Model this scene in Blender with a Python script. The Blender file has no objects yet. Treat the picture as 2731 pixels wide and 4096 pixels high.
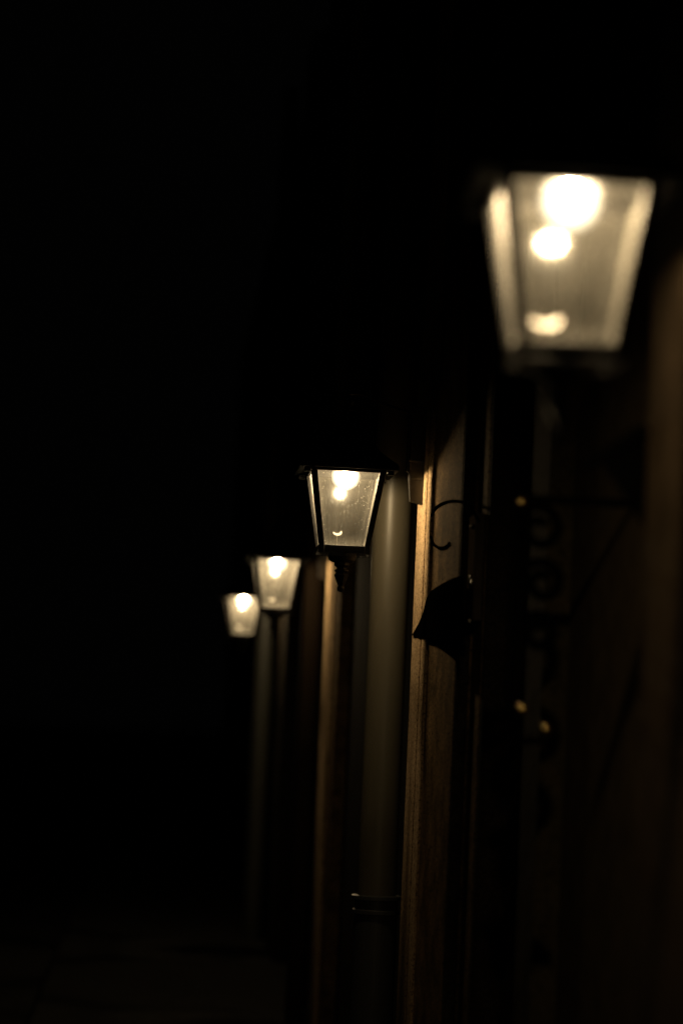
import bpy, bmesh, math, random
from mathutils import Vector, Matrix
random.seed(7)
sc = bpy.context.scene
COL = sc.collection

# ------------------------------------------------------------------ camera
F = 9671.0                       # focal length in photograph pixels (85 mm on a 36 mm tall frame)
CAM_H = 1.6
s = Vector((-775, -842, -F)).normalized()            # street direction seen by the camera
a = 0.045
u = Vector((a, 1.0, -(842 + 775 * a) / F))
u = (u - u.dot(s) * s).normalized()                  # world up seen by the camera
xx = s.cross(u).normalized()
R = Matrix((xx, s, u)).to_4x4()
cam_d = bpy.data.cameras.new('camera')
cam = bpy.data.objects.new('camera', cam_d); COL.objects.link(cam)
cam.matrix_world = Matrix.Translation((0, 0, CAM_H)) @ R
cam_d.sensor_fit = 'VERTICAL'; cam_d.sensor_height = 36; cam_d.sensor_width = 24
cam_d.lens = 85; cam_d.clip_start = 0.05; cam_d.clip_end = 800
cam_d.dof.use_dof = True; cam_d.dof.focus_distance = 7.72; cam_d.dof.aperture_fstop = 1.4
sc.camera = cam

# ------------------------------------------------------------------ world: moonless night sky
w = bpy.data.worlds.new('World'); sc.world = w; w.use_nodes = True
bg = w.node_tree.nodes['Background']
bg.inputs[0].default_value = (0.0004, 0.0004, 0.00038, 1); bg.inputs[1].default_value = 1.0
sc.view_settings.view_transform = 'Standard'; sc.view_settings.look = 'None'
sc.view_settings.exposure = 0.0; sc.view_settings.gamma = 1.0
sc.view_settings.use_curve_mapping = False
sc.cycles.use_denoising = True
sc.cycles.max_bounces = 6; sc.cycles.transparent_max_bounces = 24
sc.cycles.caustics_reflective = True; sc.cycles.caustics_refractive = False
sc.cycles.sample_clamp_indirect = 4.0
sc.cycles.use_adaptive_sampling = False

# ------------------------------------------------------------------ materials
def mat(name):
    m = bpy.data.materials.new(name); m.use_nodes = True
    nt = m.node_tree; b = nt.nodes['Principled BSDF']
    return m, nt, b
def noise(nt, scale, detail=6, rough=.6, vec=None):
    n = nt.nodes.new('ShaderNodeTexNoise'); n.inputs['Scale'].default_value = scale
    n.inputs['Detail'].default_value = detail; n.inputs['Roughness'].default_value = rough
    if vec: nt.links.new(vec, n.inputs['Vector'])
    return n
def ramp(nt, fac, stops):
    r = nt.nodes.new('ShaderNodeValToRGB'); nt.links.new(fac, r.inputs[0])
    e = r.color_ramp.elements
    while len(e) < len(stops): e.new(.5)
    for i, (p, c) in enumerate(stops):
        e[i].position = p; e[i].color = (*c, 1) if len(c) == 3 else c
    return r
def objvec(nt, scale=(1, 1, 1)):
    t = nt.nodes.new('ShaderNodeTexCoord'); mp = nt.nodes.new('ShaderNodeMapping')
    mp.inputs['Scale'].default_value = scale; nt.links.new(t.outputs['Object'], mp.inputs[0])
    return mp.outputs[0]
def bump(nt, h, b, strength, dist):
    n = nt.nodes.new('ShaderNodeBump'); n.inputs['Strength'].default_value = strength
    n.inputs['Distance'].default_value = dist; nt.links.new(h, n.inputs['Height'])
    nt.links.new(n.outputs[0], b.inputs['Normal']); return n

def stone(name, c1, c2, pit=.5, gr=1.0):
    m, nt, b = mat(name)
    v = objvec(nt)
    n1 = noise(nt, 9, 8, .65, v); n2 = noise(nt, 95, 5, .75, v); n3 = noise(nt, 260, 3, .6, v)
    r = ramp(nt, n1.outputs[0], [(.36, c1), (.64, tuple(q * 1.15 for q in c2))])
    r2 = ramp(nt, n2.outputs[0], [(.40, (pit * .5,) * 3), (.53, (1, 1, 1))])
    mx = nt.nodes.new('ShaderNodeMix'); mx.data_type = 'RGBA'; mx.blend_type = 'MULTIPLY'
    mx.inputs[0].default_value = 1
    nt.links.new(r.outputs[0], mx.inputs[6]); nt.links.new(r2.outputs[0], mx.inputs[7])
    nt.links.new(mx.outputs[2], b.inputs['Base Color'])
    b.inputs['Roughness'].default_value = 1.0; b.inputs['Specular IOR Level'].default_value = .06
    ad = nt.nodes.new('ShaderNodeMath'); ad.operation = 'MULTIPLY_ADD'
    nt.links.new(n3.outputs[0], ad.inputs[0]); ad.inputs[1].default_value = .5
    nt.links.new(n2.outputs[0], ad.inputs[2])
    bump(nt, ad.outputs[0], b, .8, .004 * gr)
    return m
SAND = stone('sandstone', (.40, .275, .155), (.52, .37, .215), .4)
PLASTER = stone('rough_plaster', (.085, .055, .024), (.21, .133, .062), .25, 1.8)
DARKPL = stone('shade_plaster', (.02, .015, .010), (.036, .028, .019), .6)
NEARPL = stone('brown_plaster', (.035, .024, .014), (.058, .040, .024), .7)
OLIVE = stone('olive_plaster', (.042, .034, .02), (.055, .044, .026), .9)
ASPH = stone('asphalt', (.03, .03, .029), (.045, .045, .043), .7)
PAVE = stone('paving_stone', (.03, .029, .027), (.045, .043, .04), .6)

def painted(name, c, rough=.45, spec=.5, metal=0, sc_=30, var=.15, bstr=.25):
    m, nt, b = mat(name)
    v = objvec(nt)
    n = noise(nt, sc_, 5, .6, v)
    r = ramp(nt, n.outputs[0], [(.3, tuple(x * (1 - var) for x in c)), (.7, tuple(x * (1 + var) for x in c))])
    nt.links.new(r.outputs[0], b.inputs['Base Color'])
    b.inputs['Roughness'].default_value = rough; b.inputs['Metallic'].default_value = metal
    b.inputs['Specular IOR Level'].default_value = spec
    bump(nt, n.outputs[0], b, bstr, .002)
    return m
BLACK = painted('black_paint', (.006, .0058, .0055), .5, .2, 0, 90)
BLACKG = painted('black_gloss_paint', (.03, .028, .026), .22, .6, 0, 60)
WOODLESS = painted('dark_panel_paint', (.07, .055, .04), 1.0, .0)
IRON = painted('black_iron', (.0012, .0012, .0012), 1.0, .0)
ROOFM = painted('matt_black_roof_paint', (.005, .005, .0048), .8, .06, 0, 60)
BRASS = painted('brass', (.75, .52, .2), .16, .5, 1, 40, .1, .05)
CHROME = painted('polished_metal', (.75, .72, .66), .2, .5, 1, 20, .1, .05)
WHITE = painted('reflection_white', (.88, .87, .83), .4, .5)  # only for the crescent that imitates the bulb's reflection
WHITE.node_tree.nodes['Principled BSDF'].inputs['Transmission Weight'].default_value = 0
WOOD = painted('dark_door_wood', (.09, .07, .045), .9, .0, 0, 14, .3)

def pipe_mat(name, c, scratch=True):
    m, nt, b = mat(name)
    v = objvec(nt, (1, 1, .12)); n = noise(nt, 30, 6, .6, v)
    v2 = objvec(nt, (1, 1, .25)); n2 = noise(nt, 120, 3, .5, v2)
    r = ramp(nt, n.outputs[0], [(.3, tuple(x * .86 for x in c)), (.7, c)])
    r2 = ramp(nt, n2.outputs[0], [(.72, (0, 0, 0)), (.76, (1, 1, 1))])
    mx = nt.nodes.new('ShaderNodeMix'); mx.data_type = 'RGBA'
    nt.links.new(r2.outputs[0], mx.inputs[0]); nt.links.new(r.outputs[0], mx.inputs[6])
    mx.inputs[7].default_value = (min(1, c[0] * 1.5), min(1, c[1] * 1.4), min(1, c[2] * 1.3), 1)
    nt.links.new(mx.outputs[2], b.inputs['Base Color'])
    b.inputs['Roughness'].default_value = .42; b.inputs['Specular IOR Level'].default_value = .4
    bump(nt, n.outputs[0], b, .15, .002)
    return m
ZINC = pipe_mat('grey_zinc_paint', (.082, .072, .05))
OLDZINC = pipe_mat('dull_grey_paint', (.05, .05, .042))
DARKPIPE = pipe_mat('dark_brown_pipe', (.012, .008, .005))
DARKPIPE.node_tree.nodes['Principled BSDF'].inputs['Roughness'].default_value = .9
DARKPIPE.node_tree.nodes['Principled BSDF'].inputs['Specular IOR Level'].default_value = .03
CASTIRON = pipe_mat('cast_iron_paint', (.035, .036, .033))

def pane_mat(name='dusty_glass', dirt=1.0):
    m = bpy.data.materials.new(name); m.use_nodes = True
    nt = m.node_tree; nt.nodes.clear()
    out = nt.nodes.new('ShaderNodeOutputMaterial')
    tr = nt.nodes.new('ShaderNodeBsdfTransparent'); tr.inputs[0].default_value = (.97, .97, .95, 1)
    df = nt.nodes.new('ShaderNodeBsdfDiffuse'); df.inputs[0].default_value = (.8, .78, .72, 1)
    tl = nt.nodes.new('ShaderNodeBsdfTranslucent'); tl.inputs[0].default_value = (.8, .78, .72, 1)
    gl = nt.nodes.new('ShaderNodeBsdfGlossy'); gl.inputs['Roughness'].default_value = .13
    v = objvec(nt)
    n1 = noise(nt, 22, 6, .6, v)                      # smeared dirt
    v2 = objvec(nt, (1, 1, .2)); n3 = noise(nt, 70, 4, .6, v2)   # rain streaks
    n2 = nt.nodes.new('ShaderNodeTexVoronoi'); n2.inputs['Scale'].default_value = 110
    nt.links.new(v, n2.inputs['Vector'])
    sp = ramp(nt, n2.outputs['Distance'], [(.10, (1, 1, 1)), (.18, (0, 0, 0))])
    cr = ramp(nt, n2.outputs['Color'], [(.62, (0, 0, 0)), (.66, (1, 1, 1))])
    # build-up of dirt along the rim of each pane (vertex colour channel 'rim' is geometry-bound)
    at = nt.nodes.new('ShaderNodeAttribute'); at.attribute_name = 'rim'
    def M(op, x, y, z=None):
        q = nt.nodes.new('ShaderNodeMath'); q.operation = op
        for i, k in enumerate((x, y, z)):
            if k is None: continue
            if isinstance(k, (int, float)): q.inputs[i].default_value = k
            else: nt.links.new(k, q.inputs[i])
        return q.outputs[0]
    d = M('MULTIPLY_ADD', n1.outputs[0], .018, .0)
    d = M('MULTIPLY_ADD', n3.outputs[0], .010, d)
    d = M('MULTIPLY_ADD', M('MULTIPLY', sp.outputs[0], cr.outputs[0]), .28, d)
    d = M('MULTIPLY_ADD', M('MULTIPLY', at.outputs['Fac'], n3.outputs[0]), .08, d)
    lw = nt.nodes.new('ShaderNodeLayerWeight'); lw.inputs['Blend'].default_value = .5   # a dust layer is optically thicker edge-on
    d = M('MULTIPLY', d, M('MULTIPLY_ADD', M('POWER', lw.outputs['Facing'], 4.0), 8.5, 1.0))
    d = M('MULTIPLY', d, 1.35 * dirt)
    d = M('MINIMUM', d, .8)
    fw = nt.nodes.new('ShaderNodeBsdfRefraction'); fw.inputs['Roughness'].default_value = .75; fw.inputs['IOR'].default_value = 1.45
    fm = nt.nodes.new('ShaderNodeMixShader'); fm.inputs[0].default_value = .6      # fine dust scatters mostly forwards
    nt.links.new(tl.outputs[0], fm.inputs[1]); nt.links.new(fw.outputs[0], fm.inputs[2])
    dm = nt.nodes.new('ShaderNodeMixShader'); dm.inputs[0].default_value = .7
    nt.links.new(df.outputs[0], dm.inputs[1]); nt.links.new(fm.outputs[0], dm.inputs[2])
    gm = nt.nodes.new('ShaderNodeMixShader'); gm.inputs[0].default_value = .022
    nt.links.new(tr.outputs[0], gm.inputs[1]); nt.links.new(gl.outputs[0], gm.inputs[2])
    mx = nt.nodes.new('ShaderNodeMixShader'); nt.links.new(d, mx.inputs[0])
    nt.links.new(gm.outputs[0], mx.inputs[1]); nt.links.new(dm.outputs[0], mx.inputs[2])
    nt.links.new(mx.outputs[0], out.inputs[0])
    return m
PANE = pane_mat(); PANE_B = pane_mat('dirtier_glass', 2.1); PANE_C = pane_mat('dirtiest_glass', 2.7)
LIGHT_C = (1.0, .735, .41)
def emit_mat(name, strength, transp=0.0, col=LIGHT_C):
    m = bpy.data.materials.new(name); m.use_nodes = True
    nt = m.node_tree; nt.nodes.clear()
    out = nt.nodes.new('ShaderNodeOutputMaterial')
    e = nt.nodes.new('ShaderNodeEmission'); e.inputs[0].default_value = (*col, 1); e.inputs[1].default_value = strength
    if transp:
        t = nt.nodes.new('ShaderNodeBsdfTransparent'); mx = nt.nodes.new('ShaderNodeMixShader')
        mx.inputs[0].default_value = 1 - transp
        nt.links.new(t.outputs[0], mx.inputs[1]); nt.links.new(e.outputs[0], mx.inputs[2])
        nt.links.new(mx.outputs[0], out.inputs[0])
    else:
        nt.links.new(e.outputs[0], out.inputs[0])
    return m
FILAMENT = emit_mat('glowing_filament', 2700)
BULBGLASS = emit_mat('glowing_bulb_glass', 3.8, .5, (1.0, .84, .58))
nt = BULBGLASS.node_tree                       # frosted glass: brightest over the filament, dimmer at its rim
lw = nt.nodes.new('ShaderNodeLayerWeight'); lw.inputs['Blend'].default_value = .5
mr = nt.nodes.new('ShaderNodeMapRange'); nt.links.new(lw.outputs['Facing'], mr.inputs[0])
mr.inputs[2].default_value = .62
mr.inputs[3].default_value = 5.5; mr.inputs[4].default_value = .95
nt.links.new(mr.outputs[0], [n for n in nt.nodes if n.type == 'EMISSION'][0].inputs[1])

# ------------------------------------------------------------------ mesh helpers
def link(name, bm, m, parent=None, loc=None, smooth=False):
    me = bpy.data.meshes.new(name); bmesh.ops.recalc_face_normals(bm, faces=bm.faces)
    bm.to_mesh(me); bm.free(); me.materials.append(m)
    if smooth:
        for p in me.polygons: p.use_smooth = True
        me.set_sharp_from_angle(angle=math.radians(38))
    o = bpy.data.objects.new(name, me); COL.objects.link(o)
    if parent: o.parent = parent
    if loc: o.location = loc
    return o
def empty(name, loc, label, cat, group=None):
    o = bpy.data.objects.new(name, None); COL.objects.link(o); o.location = loc
    o['label'] = label; o['category'] = cat
    if group: o['group'] = group
    return o
def box(bm, x0, x1, y0, y1, z0, z1, bev=0):
    r = bmesh.ops.create_cube(bm, size=1); vs = r['verts']
    for v in vs:
        v.co = Vector((x0 + (v.co.x + .5) * (x1 - x0), y0 + (v.co.y + .5) * (y1 - y0), z0 + (v.co.z + .5) * (z1 - z0)))
    if bev:
        es = list({e for v in vs for e in v.link_edges})
        bmesh.ops.bevel(bm, geom=es, offset=bev, segments=2, affect='EDGES', profile=.6)
def lathe(bm, prof, n=24, cx=0, cy=0, sq=False, rot=0):
    rings = []
    for (r, z) in prof:
        ring = []
        for k in range(n):
            t = 2 * math.pi * k / n + rot
            ring.append(bm.verts.new((cx + r * math.cos(t), cy + r * math.sin(t), z)))
        rings.append(ring)
    for i in range(len(rings) - 1):
        for k in range(n):
            bm.faces.new((rings[i][k], rings[i][(k + 1) % n], rings[i + 1][(k + 1) % n], rings[i + 1][k]))
    bm.faces.new(rings[0]); bm.faces.new(rings[-1])
def tube(bm, pts, rad, n=10):
    pts = [Vector(p) for p in pts]; rings = []
    up = Vector((0, 1, .01)).normalized()
    for i, p in enumerate(pts):
        d = (pts[min(i + 1, len(pts) - 1)] - pts[max(i - 1, 0)]).normalized()
        x = d.cross(up)
        if x.length < .05: x = d.cross(Vector((1, 0, 0)))
        x.normalize(); y = d.cross(x)
        r = rad[i] if isinstance(rad, (list, tuple)) else rad
        rings.append([bm.verts.new(p + r * (math.cos(2 * math.pi * k / n) * x + math.sin(2 * math.pi * k / n) * y)) for k in range(n)])
    for i in range(len(rings) - 1):
        for k in range(n):
            bm.faces.new((rings[i][k], rings[i][(k + 1) % n], rings[i + 1][(k + 1) % n], rings[i + 1][k]))
    bm.faces.new(rings[0]); bm.faces.new(rings[-1])
def sphere(bm, c, r, seg=20, sz=1.0):
    q = bmesh.ops.create_uvsphere(bm, u_segments=seg, v_segments=seg // 2, radius=r)
    for v in q['verts']: v.co = Vector((v.co.x, v.co.y, v.co.z * sz)) + Vector(c)
def frustum(bm, hx0, hy0, z0, hx1, hy1, z1):
    A = [bm.verts.new((sx * hx0, sy * hy0, z0)) for sx, sy in ((-1, -1), (1, -1), (1, 1), (-1, 1))]
    B = [bm.verts.new((sx * hx1, sy * hy1, z1)) for sx, sy in ((-1, -1), (1, -1), (1, 1), (-1, 1))]
    for k in range(4): bm.faces.new((A[k], A[(k + 1) % 4], B[(k + 1) % 4], B[k]))
    bm.faces.new(A); bm.faces.new(B)
def prism(bm, pts8):
    V = [bm.verts.new(p) for p in pts8]
    for f in ((0, 1, 2, 3), (4, 5, 6, 7), (0, 1, 5, 4), (1, 2, 6, 5), (2, 3, 7, 6), (3, 0, 4, 7)):
        bm.faces.new([V[i] for i in f])

# ------------------------------------------------------------------ wall lantern (origin = centre of the glass top; hangs from a bracket to +X)
HT, HB, GH = .121, .083, .236       # outer half width at top and bottom of the glazed cage, glass height
WALL_DX = .256                       # from the lantern axis to the wall face
def half(z): return HT + (HB - HT) * (-z / GH)
def make_lantern(loc, label, bracket=True):
    root = empty('wall_lantern', loc, label, 'lantern', 'lanterns along the alley wall')
    # cage: four corner posts, top and bottom rails
    bm = bmesh.new(); pw = .021
    for sx in (-1, 1):
        for sy in (-1, 1):
            def ring(z, o, i):
                h = half(z)
                return [(sx * (h - o), sy * (h - o), z), (sx * (h - i), sy * (h - o), z),
                        (sx * (h - i), sy * (h - i), z), (sx * (h - o), sy * (h - i), z)]
            t = ring(.02, 0, pw); b_ = ring(-GH, 0, pw * .82)
            prism(bm, t + b_)
            zz = -GH - .026; b3 = [(x_, y_, zz) for x_, y_, _ in b_]
            b2 = [(x_, y_, -GH - .0005) for x_, y_, _ in b_]
            prism(bm, b2 + b3)
    def rails(z0, z1, depth):
        h0, h1 = half(z0), half(z1)
        for k in range(4):
            c, s_ = [(1, 0), (0, 1), (-1, 0), (0, -1)][k]
            def P(l, r, z): return (c * l - s_ * r, s_ * l + c * r, z)
            g0, g1 = h0 - pw * .9, h1 - pw * .9
            prism(bm, [P(-g0, -h0 + .001, z0), P(g0, -h0 + .001, z0), P(g0, -h0 + depth, z0), P(-g0, -h0 + depth, z0),
                       P(-g1, -h1 + .001, z1), P(g1, -h1 + .001, z1), P(g1, -h1 + depth, z1), P(-g1, -h1 + depth, z1)])
    rails(.022, -.001, .012)
    for k in range(4):
        c, s_ = [(1, 0), (0, 1), (-1, 0), (0, -1)][k]
        def P(l, r, z): return (c * l - s_ * r, s_ * l + c * r, z)
        g = HB - pw * .84
        prism(bm, [P(-g, -HB + .001, -GH), P(g, -HB + .001, -GH), P(g, -HB + .003, -GH), P(-g, -HB + .003, -GH),
                   P(-g, -HB - .005, -GH - .026), P(g, -HB - .005, -GH - .026), P(g, -HB - .003, -GH - .026), P(-g, -HB - .003, -GH - .026)])
    bmesh.ops.bevel(bm, geom=bm.edges[:], offset=.0012, segments=1, affect='EDGES')
    link('frame', bm, BLACK, root)
    # four panes
    for k in range(4):
        bm = bmesh.new(); n = 12
        ang = k * math.pi / 2; c, s_ = round(math.cos(ang)), round(math.sin(ang))
        grid = []
        for t in (0, .0025):
            g = []
            for i in range(n + 1):
                row = []
                for j in range(n + 1):
                    z = -.0005 - (GH - .001) * i / n
                    hw = half(z) - pw * .95
                    l = -hw + 2 * hw * j / n; r = -(half(z) - .012 + t)
                    row.append(bm.verts.new((c * l - s_ * r, s_ * l + c * r, z)))
                g.append(row)
            grid.append(g)
        for g in grid:
            for i in range(n):
                for j in range(n):
                    bm.faces.new((g[i][j], g[i][j + 1], g[i + 1][j + 1], g[i + 1][j]))
        o = link('glass_pane', bm, PANE, root)
        at = o.data.attributes.new('rim', 'FLOAT', 'POINT')
        vals = []
        for t in range(2):
            for i in range(n + 1):
                for j in range(n + 1):
                    e = min(j, n - j) / n; b2 = (n - i) / n
                    vals.append(1.8 * max(0, 1 - b2 / .12) + .6 * max(0, 1 - e / .1) + .4 * max(0, 1 - (i / n) / .08))
        at.data.foreach_set('value', vals)
    # roof: concave four-sided hood with a flat flange, hollow below
    prof = [(.006, .158), (.014, .158), (.026, .153), (.045, .128), (.07, .100), (.105, .072), (.145, .047), (.19, .027), (.205, .022)]
    bm = bmesh.new(); rings = []
    for (z, h) in prof:
        rings.append([bm.verts.new((sx * h, sy * h, z)) for sx, sy in ((-1, -1), (1, -1), (1, 1), (-1, 1))])
    inner = [bm.verts.new((sx * .148, sy * .148, .006)) for sx, sy in ((-1, -1), (1, -1), (1, 1), (-1, 1))]
    inn2 = [bm.verts.new((sx * .118, sy * .118, .016)) for sx, sy in ((-1, -1), (1, -1), (1, 1), (-1, 1))]
    inn3 = [bm.verts.new((sx * .02, sy * .02, .15)) for sx, sy in ((-1, -1), (1, -1), (1, 1), (-1, 1))]
    for A, B in list(zip(rings, rings[1:])) + [(rings[0], inner), (inner, inn2), (inn2, inn3)]:
        for k in range(4): bm.faces.new((A[k], A[(k + 1) % 4], B[(k + 1) % 4], B[k]))
    bm.faces.new(rings[-1]); bm.faces.new(inn3)
    roof = link('roof', bm, ROOFM, root)
    for sx in (-1, 1):
        for sy in (-1, 1):
            bm = bmesh.new(); box(bm, sx * .133 - .011, sx * .133 + .011, sy * .133 - .011, sy * .133 + .011, -.009, .0055, .0015)
            link('corner_clip', bm, BLACK, roof)
    # crown knob and hanging ring
    bm = bmesh.new()
    lathe(bm, [(.022, .203), (.026, .21), (.02, .218), (.012, .224), (.015, .232), (.016, .24), (.009, .25), (.004, .262)], 20)
    link('crown_knob', bm, BLACK, root, smooth=True)
    # base tray (hollow cup) and turned pendant
    bm = bmesh.new()
    zb = -GH - .024
    lathe(bm, [(.046, zb + .004), (.047, zb - .008), (.043, zb - .02), (.033, zb - .026), (.02, zb - .027)], 28)
    for sx, sy in ((1, 0), (-1, 0), (0, 1), (0, -1)):
        box(bm, min(sx * .04, sx * .075) - (.004 if not sx else 0), max(sx * .04, sx * .075) + (.004 if not sx else 0),
            min(sy * .04, sy * .075) - (.004 if not sy else 0), max(sy * .04, sy * .075) + (.004 if not sy else 0), zb - .002, zb + .003)
    link('base_cup', bm, BLACK, root, smooth=False)
    bm = bmesh.new(); z = zb - .025
    prof = [(.021, z), (.0238, z - .003), (.0238, z - .011), (.019, z - .015), (.0145, z - .019), (.0155, z - .023), (.0215, z - .026),
            (.0222, z - .03), (.016, z - .035), (.018, z - .037), (.0225, z - .043), (.021, z - .048), (.011, z - .072), (.0075, z - .078)]
    lathe(bm, [(r_ * 1.12, z_) for r_, z_ in prof], 8, rot=.3)
    sphere(bm, (0, 0, z - .086), .0128, 14)
    link('pendant', bm, BLACK, root)
    # bulb, socket
    bm = bmesh.new(); sphere(bm, (0, 0, -.005), .0465, 40)
    lathe(bm, [(.03, .031), (.018, .045), (.016, .058)], 24)
    b_ = link('bulb', bm, BULBGLASS, root, smooth=True)
    bm = bmesh.new(); sphere(bm, (0, 0, -.006), .0155, 20, 1.0)
    link('filament', bm, FILAMENT, b_, smooth=True)
    bm = bmesh.new(); lathe(bm, [(.02, .057), (.024, .06), (.024, .085), (.018, .095)], 24)
    link('socket', bm, IRON, root, smooth=True)
    # white crescent added for the bulb's reflection, with a thin stem
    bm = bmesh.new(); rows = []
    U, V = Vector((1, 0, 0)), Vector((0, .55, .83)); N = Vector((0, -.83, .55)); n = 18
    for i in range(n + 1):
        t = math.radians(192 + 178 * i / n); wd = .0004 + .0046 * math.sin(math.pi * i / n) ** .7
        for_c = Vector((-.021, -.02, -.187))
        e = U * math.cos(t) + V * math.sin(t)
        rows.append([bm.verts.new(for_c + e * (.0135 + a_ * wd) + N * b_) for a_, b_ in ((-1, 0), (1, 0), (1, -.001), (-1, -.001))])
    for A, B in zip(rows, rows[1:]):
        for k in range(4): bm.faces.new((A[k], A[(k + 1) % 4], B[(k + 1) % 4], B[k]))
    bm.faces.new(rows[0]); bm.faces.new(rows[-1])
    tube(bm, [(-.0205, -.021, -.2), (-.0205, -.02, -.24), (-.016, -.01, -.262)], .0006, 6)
    link('reflection_crescent', bm, WHITE, root, smooth=True)
    # bracket
    br = []
    bm = bmesh.new()
    pts = []
    for i in range(25):
        t = i / 24
        x = -.012 + (WALL_DX - .02 + .012) * t
        z = .262 + .012 * math.sin(math.pi * min(1, t * 2.2)) - .05 * (3 * t * t - 2 * t ** 3)
        pts.append((x, 0, z))
    tube(bm, pts, .0062, 10)
    arm = link('arm', bm, BLACK, root, smooth=True)
    bm = bmesh.new(); X1 = WALL_DX; n = 0
    box(bm, X1 - .052, X1, -.022, .022, -.008, .235, .006)
    box(bm, X1 - .056, X1 - .0, -.026, .026, .05, .06, .002)
    box(bm, X1 - .060, X1 - .050, -.011, .011, .02, .22, .004)
    prism(bm, [(X1 - .05, -.018, -.007), (X1, -.018, -.007), (X1, .018, -.007), (X1 - .05, .018, -.007),
               (X1 - .044, -.016, -.075), (X1, -.016, -.088), (X1, .016, -.088), (X1 - .044, .016, -.075)])
    mp = link('wall_mount', bm, BLACKG, root)
    return root
def children(o): return [c for c in bpy.data.objects if c.parent == o]
def dup(o, loc, label, rz=0):
    r = o.copy(); COL.objects.link(r); r.location = loc; r['label'] = label; r.rotation_euler = (0, 0, rz)
    for ch in children(o):
        c = ch.copy(); COL.objects.link(c); c.parent = r
        for g in children(ch):
            d = g.copy(); COL.objects.link(d); d.parent = c
    return r
LX, LZ = .6, CAM_H + .834
L2 = make_lantern((LX, 7.80, LZ - .003), 'sharply focused lit black lantern with dusty glass beside the grey downpipe')
L1 = dup(L2, (LX + .0115, 3.66, LZ + .005), 'largest, strongly blurred lit lantern at the top right, nearest the viewer')
w_ = [c for c in children(L1) if c.name.startswith('reflection_crescent')][0]; w_.location = (-.0035, .010, .022); w_.scale = (1.5, 1.5, 1.15)
L1.rotation_euler = (0, 0, math.radians(-2.2))
f_ = [g for c in children(L1) for g in children(c) if g.name.startswith('filament')][0]; f_.scale = (1.35, 1.0, .85); f_.location = (0, 0, .014)
L3 = dup(L2, (LX + .004, 12.05, LZ - .002), 'small blurred lit lantern just below and left of the sharp one')
L4 = dup(L2, (LX, 16.2, LZ + .022), 'smallest and farthest lit lantern, lowest and leftmost of the row')

for L, pm in ((L3, PANE_B), (L4, PANE_C)):
    for c in children(L):
        if c.name.startswith('glass_pane'):
            c.material_slots[0].link = 'OBJECT'; c.material_slots[0].material = pm
# ------------------------------------------------------------------ the setting: ground
def sheet(name, x0, x1, y0, y1, z, m):
    bm = bmesh.new(); vs = [bm.verts.new(p) for p in ((x0, y0, z), (x1, y0, z), (x1, y1, z), (x0, y1, z))]
    bm.faces.new(vs); o = link(name, bm, m); o['kind'] = 'structure'; return o
sheet('ground', -300, 300, -60, 600, 0, ASPH)
bm = bmesh.new(); box(bm, -.5, 1.6, -6, 80, -.2, .12, .01)
o = link('pavement', bm, PAVE); o['kind'] = 'structure'

# ------------------------------------------------------------------ facades: plan outline (y, x) extruded upwards
def extrude_plan(bm, plan, z0, z1, back=2.4, nz=1):
    pl = [(y, x) for y, x in plan] + [(plan[-1][0], back), (plan[0][0], back)]
    A = [bm.verts.new((x, y, z0)) for y, x in pl]; B = [bm.verts.new((x, y, z1)) for y, x in pl]
    n = len(pl)
    for k in range(n): bm.faces.new((A[k], A[(k + 1) % n], B[(k + 1) % n], B[k]))
    bm.faces.new(A); bm.faces.new(B)
H = 6.2
def house(name_label, y0, cat='house'):
    return empty('townhouse', (0, y0, 0), name_label, cat, 'townhouses along the alley')
def off(o, y0): o.location = (0, -y0, 0); return o

h1 = house('nearest townhouse with the panelled door, at the right edge of the photo', 0)
bm = bmesh.new(); extrude_plan(bm, [(-3, .862), (4.22, .862), (4.225, .985), (4.60, .985)], 0, H); off(link('wall', bm, NEARPL, h1), 0)
bm = bmesh.new(); extrude_plan(bm, [(4.602, .99), (4.62, 1.0), (5.70, 1.0), (5.72, .99)], 0, H, 2.3)
link('door_bay', bm, OLIVE, h1)
# door with panels
bm = bmesh.new(); box(bm, .985, 1.03, 4.64, 5.68, .12, 2.6, .003)
dr = link('door', bm, WOOD, h1)
bm = bmesh.new(); extrude_plan(bm, [(5.722, .93), (5.98, .93), (5.985, .955), (6.05, .955), (6.055, .985), (6.60, .985)], 0, H)
link('door_surround', bm, OLIVE, h1)
bm = bmesh.new(); extrude_plan(bm, [(6.602, .903), (6.80, .903), (6.803, .896), (6.818, .896), (6.82, .903), (6.852, .903)], 0, H)
link('pilaster', bm, PLASTER, h1)
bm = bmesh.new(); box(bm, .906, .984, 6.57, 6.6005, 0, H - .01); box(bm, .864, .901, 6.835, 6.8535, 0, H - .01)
link('painted_shade', bm, DARKPL, h1)  # dark slabs over the step faces, their shade put into the colour

h2 = house('plastered townhouse wall right of the sharp lantern, edged with moulded sandstone', 0)
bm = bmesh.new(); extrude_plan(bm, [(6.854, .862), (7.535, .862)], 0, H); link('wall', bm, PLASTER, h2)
# moulded sandstone edging with two grooves
bm = bmesh.new()
extrude_plan(bm, [(7.537, .862), (7.539, .867), (7.545, .867), (7.548, .856), (7.60, .855), (7.63, .8535), (7.672, .855), (7.678, .867), (7.694, .867), (7.70, .855), (7.74, .853), (7.80, .853), (7.95, .855), (7.955, .86), (7.96, .93)], 0, H)
link('moulding', bm, SAND, h2)
bm = bmesh.new(); extrude_plan(bm, [(7.962, .93), (11.30, .93)], 0, H); link('wall', bm, DARKPL, h2)

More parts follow.
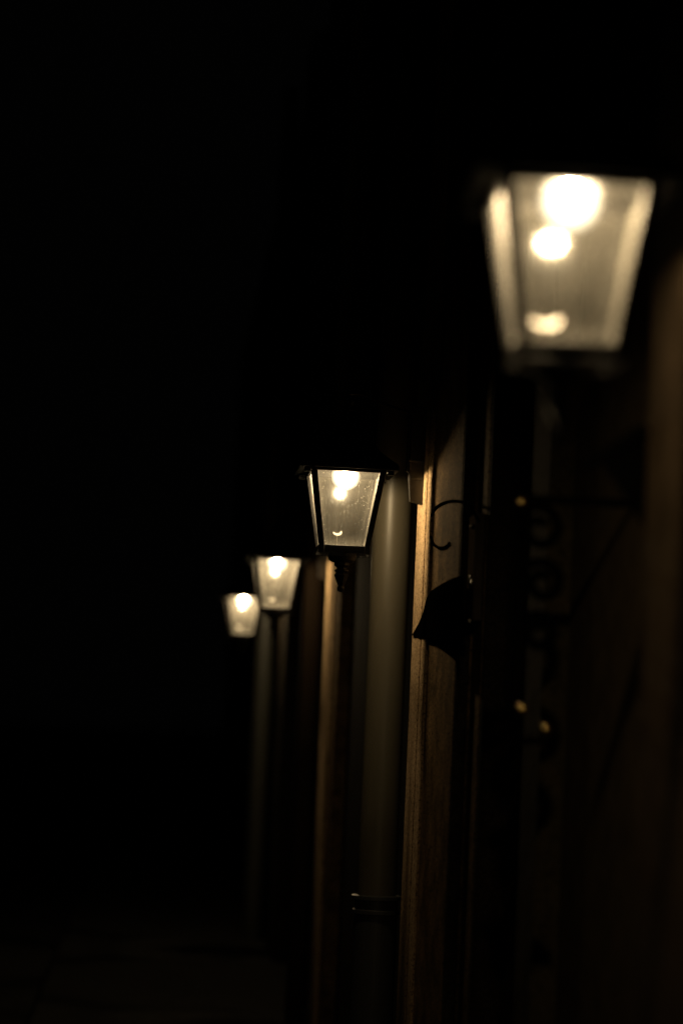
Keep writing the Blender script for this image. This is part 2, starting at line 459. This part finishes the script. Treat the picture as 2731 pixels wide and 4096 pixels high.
h3 = house('townhouse corner glowing orange below the small blurred lantern', 0)
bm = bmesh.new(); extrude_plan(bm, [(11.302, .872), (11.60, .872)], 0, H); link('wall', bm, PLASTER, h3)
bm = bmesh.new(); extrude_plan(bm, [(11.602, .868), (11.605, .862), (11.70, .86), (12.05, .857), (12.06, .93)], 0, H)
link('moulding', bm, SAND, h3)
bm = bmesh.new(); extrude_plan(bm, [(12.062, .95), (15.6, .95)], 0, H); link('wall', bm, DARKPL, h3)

h4 = house('dark farthest townhouse behind the smallest lantern', 0)
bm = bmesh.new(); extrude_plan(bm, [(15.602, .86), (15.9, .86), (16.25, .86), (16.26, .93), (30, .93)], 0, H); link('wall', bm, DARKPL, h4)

# ------------------------------------------------------------------ downpipes
def downpipe(x, y, r, m, label, joint_z=None, stand=False):
    t = empty('downpipe', (x, y, 0), label, 'drainpipe', 'downpipes on the house fronts')
    bm = bmesh.new(); lathe(bm, [(r, joint_z or .1), (r, H)], 40)
    link('pipe', bm, m, t, smooth=True)
    for z in (1.9 + 1.6, 5.0):
        bm = bmesh.new(); lathe(bm, [(r + .001, z), (r + .004, z + .002), (r + .004, z + .028), (r + .001, z + .03)], 40)
        box(bm, r - .01, .93 - x + .02, -.01, .01, z + .005, z + .025)
        link('clamp', bm, m, t)
    if stand:
        bm = bmesh.new(); R_ = r + .006
        lathe(bm, [(R_, .12), (R_, joint_z - .062), (R_ + .008, joint_z - .058), (R_ + .008, joint_z - .046), (R_ + .001, joint_z - .042),
                   (R_ + .001, joint_z - .012), (R_ + .013, joint_z - .010), (R_ + .013, joint_z + .002), (R_ + .004, joint_z + .005), (r - .004, joint_z + .005)], 40)
        link('standpipe', bm, CASTIRON, t)
    return t
downpipe(.808, 8.30, .067, ZINC, 'thick grey downpipe directly behind the sharp lantern, set in a cast iron standpipe', 1.045, True)
downpipe(.825, 12.45, .055, DARKPIPE, 'dark brown downpipe beyond the small blurred lantern', None)
downpipe(.80, 17.1, .062, OLDZINC, 'faint grey downpipe farthest down the alley, under the two small lanterns', None)

# ------------------------------------------------------------------ things on the walls
def scroll(bm, o, ax, r0, r1, a0, a1, rad, n=40):
    pts = []
    for i in range(n):
        t = i / (n - 1); th = math.radians(a0 + (a1 - a0) * t); r = r0 + (r1 - r0) * t
        pts.append(Vector(o) + Vector(ax) * (r * math.cos(th)) + Vector((0, 0, r * math.sin(th))))
    tube(bm, pts, rad, 7)
def at_px(px, py, y):                                    # where a ray through the camera meets the plane at distance y
    v = Vector(((px - 1365.5), -(py - 2048), -F)); d = R.to_3x3() @ v
    return d * (y / d.y)
def on_wall(px, py, x):                                  # where that ray meets the wall plane at x
    v = Vector(((px - 1365.5), -(py - 2048), -F)); d = R.to_3x3() @ v; d = d * (x / d.x)
    return Vector((x, d.y, d.z + CAM_H))
# flat black sheet shaped as a cast shadow on moulding and plaster, bolts added
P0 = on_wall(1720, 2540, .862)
shadow_wedge = empty('shadow_plate', P0, 'flat black wedge standing in for a shadow on the wall right of the sharp lantern', 'shadow')
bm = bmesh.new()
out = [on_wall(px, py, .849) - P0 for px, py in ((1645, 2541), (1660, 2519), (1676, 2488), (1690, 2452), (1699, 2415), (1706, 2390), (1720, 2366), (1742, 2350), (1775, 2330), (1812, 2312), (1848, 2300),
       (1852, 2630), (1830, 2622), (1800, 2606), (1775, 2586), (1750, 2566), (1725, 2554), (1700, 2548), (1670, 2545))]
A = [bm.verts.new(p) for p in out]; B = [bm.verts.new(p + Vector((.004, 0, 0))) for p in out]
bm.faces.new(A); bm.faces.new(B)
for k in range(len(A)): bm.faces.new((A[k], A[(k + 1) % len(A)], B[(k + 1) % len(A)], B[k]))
link('shadow_sheet', bm, IRON, shadow_wedge)
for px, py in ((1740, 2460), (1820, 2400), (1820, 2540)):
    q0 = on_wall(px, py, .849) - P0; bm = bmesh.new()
    box(bm, q0.x - .003, q0.x + .013, q0.y - .008, q0.y + .008, q0.z - .008, q0.z + .008, .002); link('added_bolt', bm, IRON, shadow_wedge)
# thin dark curl added as a cast shadow on the plaster
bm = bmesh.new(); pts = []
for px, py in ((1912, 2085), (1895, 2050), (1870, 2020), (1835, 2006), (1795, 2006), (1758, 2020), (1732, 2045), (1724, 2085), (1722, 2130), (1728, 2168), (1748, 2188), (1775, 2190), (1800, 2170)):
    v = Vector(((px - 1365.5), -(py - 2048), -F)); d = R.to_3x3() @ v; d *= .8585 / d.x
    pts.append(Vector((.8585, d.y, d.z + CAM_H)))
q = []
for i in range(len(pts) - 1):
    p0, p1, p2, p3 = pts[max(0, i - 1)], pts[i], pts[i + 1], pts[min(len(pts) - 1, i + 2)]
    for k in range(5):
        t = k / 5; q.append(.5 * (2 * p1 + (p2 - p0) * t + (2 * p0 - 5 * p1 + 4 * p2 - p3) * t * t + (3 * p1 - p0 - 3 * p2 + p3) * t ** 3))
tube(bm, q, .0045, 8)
o = link('shadow_curl', bm, IRON, smooth=True); o['label'] = 'thin black curl standing in for a shadow on the lit plaster above the shadow wedge'; o['category'] = 'cable'  # no cable, the curl stands in for a cast shadow
# bell panel on the pilaster
bp = empty('bell_panel', (.903, 6.70, CAM_H + .32), 'tall narrow glossy black bell panel on the pilaster, right of the black shadow wedge', 'bell panel')
bm = bmesh.new(); box(bm, -.026, -.001, -.075, .075, 0, .30, .005); link('casing', bm, WOODLESS, bp)
for z_, sz_ in ((.265, 1), (.11, 2.6)):
    bm = bmesh.new(); sphere(bm, (-.027, -.02, z_), .008, 14, sz_); link('bell_button', bm, CHROME, bp, smooth=True)
bm = bmesh.new(); box(bm, -.034, -.026, -.05, .05, -.004, .006, .002); link('lower_lip', bm, CHROME, bp)
# wrought iron scroll bracket standing out of the doorway wall
gt = empty('scroll_bracket', (.98, 4.95, .16), 'dark blurred wrought iron scroll bracket with three small brass balls, below the largest lantern', 'bracket')
bm = bmesh.new(); tube(bm, [(-.245, 0, 1.28), (-.245, 0, 1.96)], .006, 8); link('bar', bm, IRON, gt, smooth=True)
bm = bmesh.new(); box(bm, -.25, .03, -.008, .008, 1.93, 1.946, .002); link('arm', bm, IRON, gt)
bm = bmesh.new(); box(bm, -.25, -.14, -.008, .008, 1.43, 1.446, .002); link('arm', bm, IRON, gt)
for (x, z, r0) in ((-.195, 1.875, .05), (-.185, 1.765, .045), (-.19, 1.66, .04)):
    bm = bmesh.new(); scroll(bm, (x, -.012, z), (1, 0, 0), r0, .012, 150, -330, .0105); link('scroll', bm, IRON, gt, smooth=True)
for px, py in ((2080, 2010), (2083, 2838), (2178, 2916)):
    p = at_px(px, py, 4.93) + Vector((0, 0, CAM_H)) - Vector((.98, 4.95, .16))
    bm = bmesh.new(); sphere(bm, p, .014, 20); link('brass_ball', bm, BRASS, gt, smooth=True)
# dark triangle and bar added for a blurred shadow at the wall corner
bm = bmesh.new()
tube(bm, [(.862, 4.24, CAM_H + .56), (.80, 4.24, CAM_H + .52), (.742, 4.24, CAM_H + .49)], [.016, .014, .008], 10)
prism(bm, [(.78, 4.235, CAM_H + .50), (.862, 4.235, CAM_H + .54), (.862, 4.235, CAM_H + .385), (.84, 4.235, CAM_H + .42),
           (.78, 4.245, CAM_H + .50), (.862, 4.245, CAM_H + .54), (.862, 4.245, CAM_H + .385), (.84, 4.245, CAM_H + .42)])
o = link('corner_shadow', bm, IRON); o['label'] = 'dark triangle standing in for a blurred shadow on the wall corner near the right edge, below the largest lantern'; o['category'] = 'bracket'
# translucent white, so the added reflection crescent looks bright
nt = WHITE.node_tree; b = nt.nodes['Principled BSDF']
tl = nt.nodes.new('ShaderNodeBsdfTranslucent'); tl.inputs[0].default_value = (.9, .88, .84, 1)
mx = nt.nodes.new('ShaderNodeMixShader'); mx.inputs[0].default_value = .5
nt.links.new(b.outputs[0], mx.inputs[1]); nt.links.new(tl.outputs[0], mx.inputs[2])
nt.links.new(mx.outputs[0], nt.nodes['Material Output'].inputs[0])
